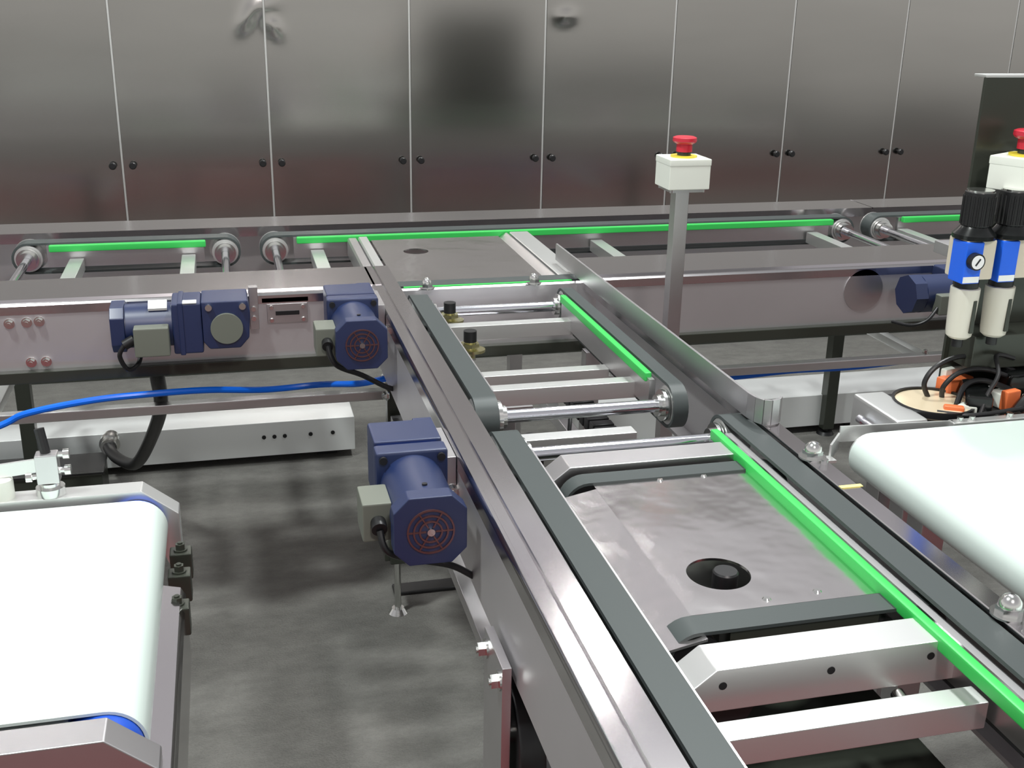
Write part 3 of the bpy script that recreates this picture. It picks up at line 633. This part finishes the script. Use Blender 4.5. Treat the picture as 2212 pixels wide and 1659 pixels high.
# air preparation units
def air_unit(label, x, gauge):
    t = thing('air_regulator', label, 'air regulator', (x, 1.43, .86), 'air regulators before the dark plate')
    y = 1.425
    bm = new(); cyl(bm, (x, y, 1.028), (x, y, 1.078), .0215, seg=30, bev=.002)
    for k in range(20):
        a = 2*PI*k/20; cyl(bm, (x+.0215*math.cos(a), y+.0215*math.sin(a), 1.030), (x+.0215*math.cos(a), y+.0215*math.sin(a), 1.072), .0016, seg=6)
    kn = obj('knob', bm, 'black', t)
    bm = new(); cyl(bm, (x, y, 1.078), (x, y, 1.0805), .0195, seg=30); obj('knob_top', bm, 'bolt_metal', kn)
    bm = new(); lathe(bm, (x, y, 1.010), [(.031, 0), (.031, .006), (.024, .014), (.021, .018)], seg=28); obj('bonnet', bm, 'black_gloss', t)
    bm = new(); bx(bm, x-.024, x+.026, y-.022, y+.024, .950, 1.010, bev=.003); obj('body', bm, 'cream', t)
    bm = new(); bx(bm, x-.027, x+.002, y-.026, y+.010, .946, 1.008, bev=.002); cv = obj('front_cover', bm, 'blue_cover', t, label='blue front cover')
    bm = new(); bx(bm, x-.026, x+.000, y-.0268, y-.0255, .948, .957); obj('rating_label', bm, 'sticker', cv)
    if gauge:
        bm = new(); cyl(bm, (x-.013, y-.026, .981), (x-.013, y-.036, .981), .0125, seg=28); gg = obj('gauge', bm, 'black', t)
        bm = new(); cyl(bm, (x-.013, y-.0362, .981), (x-.013, y-.0366, .981), .0102, seg=28); obj('dial', bm, 'gauge_face', gg)
        bm = new(); bx(bm, x-.0142, x-.0118, y-.0372, y-.0366, .975, .987, rot=Matrix.Rotation(.6, 3, 'Y')); obj('needle', bm, 'black', gg)
    else:
        bm = new(); cyl(bm, (x+.026, y, .980), (x+.046, y, .980), .012, seg=20); obj('port', bm, 'cream', t)
        bm = new(); cyl(bm, (x+.046, y, .980), (x+.075, y, .978), .008, seg=14); obj('fitting', bm, 'black', t)
    bm = new(); cyl(bm, (x, y, .932), (x, y, .950), .018); obj('neck', bm, 'black', t)
    bm = new(); lathe(bm, (x, y, .856), [(.014, 0), (.0185, .004), (.0195, .012), (.0215, .072), (.0215, .078), (.019, .079)], seg=30); bw = obj('bowl', bm, 'clear_bowl', t)
    bm = new(); bx(bm, x+.002, x+.008, y-.0222, y-.018, .868, .918, rot=Matrix.Rotation(-.04, 3, 'X')); obj('sight_slot', bm, 'dark_steel', bw)
    bm = new(); cyl(bm, (x, y, .842), (x, y, .857), .008, seg=14); obj('drain', bm, 'black', t)
air_unit('left air regulator with round gauge, blue cover and milky bowl', 1.062, True)
air_unit('right air regulator with plain blue cover and milky bowl', 1.122, False)
bm = new(); bx(bm, 1.05, 1.20, 1.450, 1.500, .972, .990, bev=.001); tag(obj('manifold_bracket', bm, 'steel'), 'steel bracket joining both air regulators to the dark plate', 'bracket')
bm = new(); tube(bm, [(1.197, 1.425, .978), (1.24, 1.41, .97), (1.30, 1.40, .93), (1.36, 1.41, .86)], .006); tag(obj('air_tube', bm, 'black'), 'black tube leaving the right air regulator', 'tube')

# tool head lying on the deck: pale disc, orange and white pieces, black cables
t = thing('tool_head', 'pale round disc with orange and white blocks tangled in black cables', 'machine part', (1.08, 1.42, .742))
bm = new(); lathe(bm, (1.040, 1.430, .742), [(.060, 0), (.060, .006), (.056, .009), (.05, .010)], seg=36); obj('disc', bm, 'skin_disc', t)
bm = new(); ring(bm, (1.040, 1.430, 0), 'z', .062, .058, .744, .754, 36); obj('disc_rim', bm, 'black', t)
for x, y, sx_, sy_, z, m, a in ((1.110, 1.480, .055, .03, .765, 'orange', .3), (1.118, 1.498, .05, .012, .775, 'white_box', .3), (1.075, 1.395, .03, .018, .752, 'white_box', -.5), (1.05, 1.392, .03, .014, .752, 'orange', -.5),
                                (1.150, 1.415, .03, .03, .760, 'white_box', .2), (1.152, 1.398, .03, .014, .768, 'orange', .2), (1.20, 1.40, .04, .02, .757, 'white_box', .1), (1.19, 1.385, .04, .014, .757, 'orange', .1)):
    bm = new(); bx(bm, x-sx_/2, x+sx_/2, y-sy_/2, y+sy_/2, .742, z+.006, bev=.003, rot=Matrix.Rotation(a, 3, 'Z')); obj('block', bm, m, t)
bm = new(); bx(bm, 1.085, 1.125, 1.375, 1.46, .742, .775, bev=.006, rot=Matrix.Rotation(-.5, 3, 'Z')); obj('black_housing', bm, 'black_gloss', t)
bm = new(); bx(bm, 1.165, 1.26, 1.42, 1.46, .742, .79, bev=.006); obj('black_housing', bm, 'black_gloss', t)
for p in ((1.090, 1.372, .742), (1.105, 1.366, .742), (1.135, 1.372, .742)):
    bm = new(); hexbolt(bm, p, (0, 0, 1), .006); obj('screw', bm, 'bolt_metal', t)
bm = new(); cyl(bm, (1.19, 1.40, .785), (1.235, 1.395, .792), .007, seg=14); obj('connector', bm, 'bolt_metal', t)
for n_, pts in enumerate(([(1.045, 1.452, .75), (1.035, 1.452, .775), (1.055, 1.455, .80), (1.10, 1.458, .812), (1.16, 1.45, .80), (1.22, 1.44, .77)],
            [(1.065, 1.445, .75), (1.062, 1.44, .772), (1.085, 1.438, .793), (1.13, 1.436, .796), (1.19, 1.43, .775)],
            [(1.085, 1.375, .748), (1.10, 1.385, .775), (1.125, 1.40, .80), (1.14, 1.43, .82), (1.18, 1.44, .81)],
            [(1.15, 1.375, .75), (1.17, 1.375, .775), (1.21, 1.385, .79), (1.27, 1.40, .775)],
            [(1.06, 1.40, .755), (1.085, 1.42, .778), (1.12, 1.425, .782), (1.17, 1.42, .765)],
            [(1.02, 1.39, .750), (1.06, 1.368, .750), (1.11, 1.366, .752), (1.16, 1.37, .755)])):
    bm = new(); tube(bm, pts, (.004, .004, .0035, .008, .0045, .004)[n_]); obj('cable', bm, 'black', t)
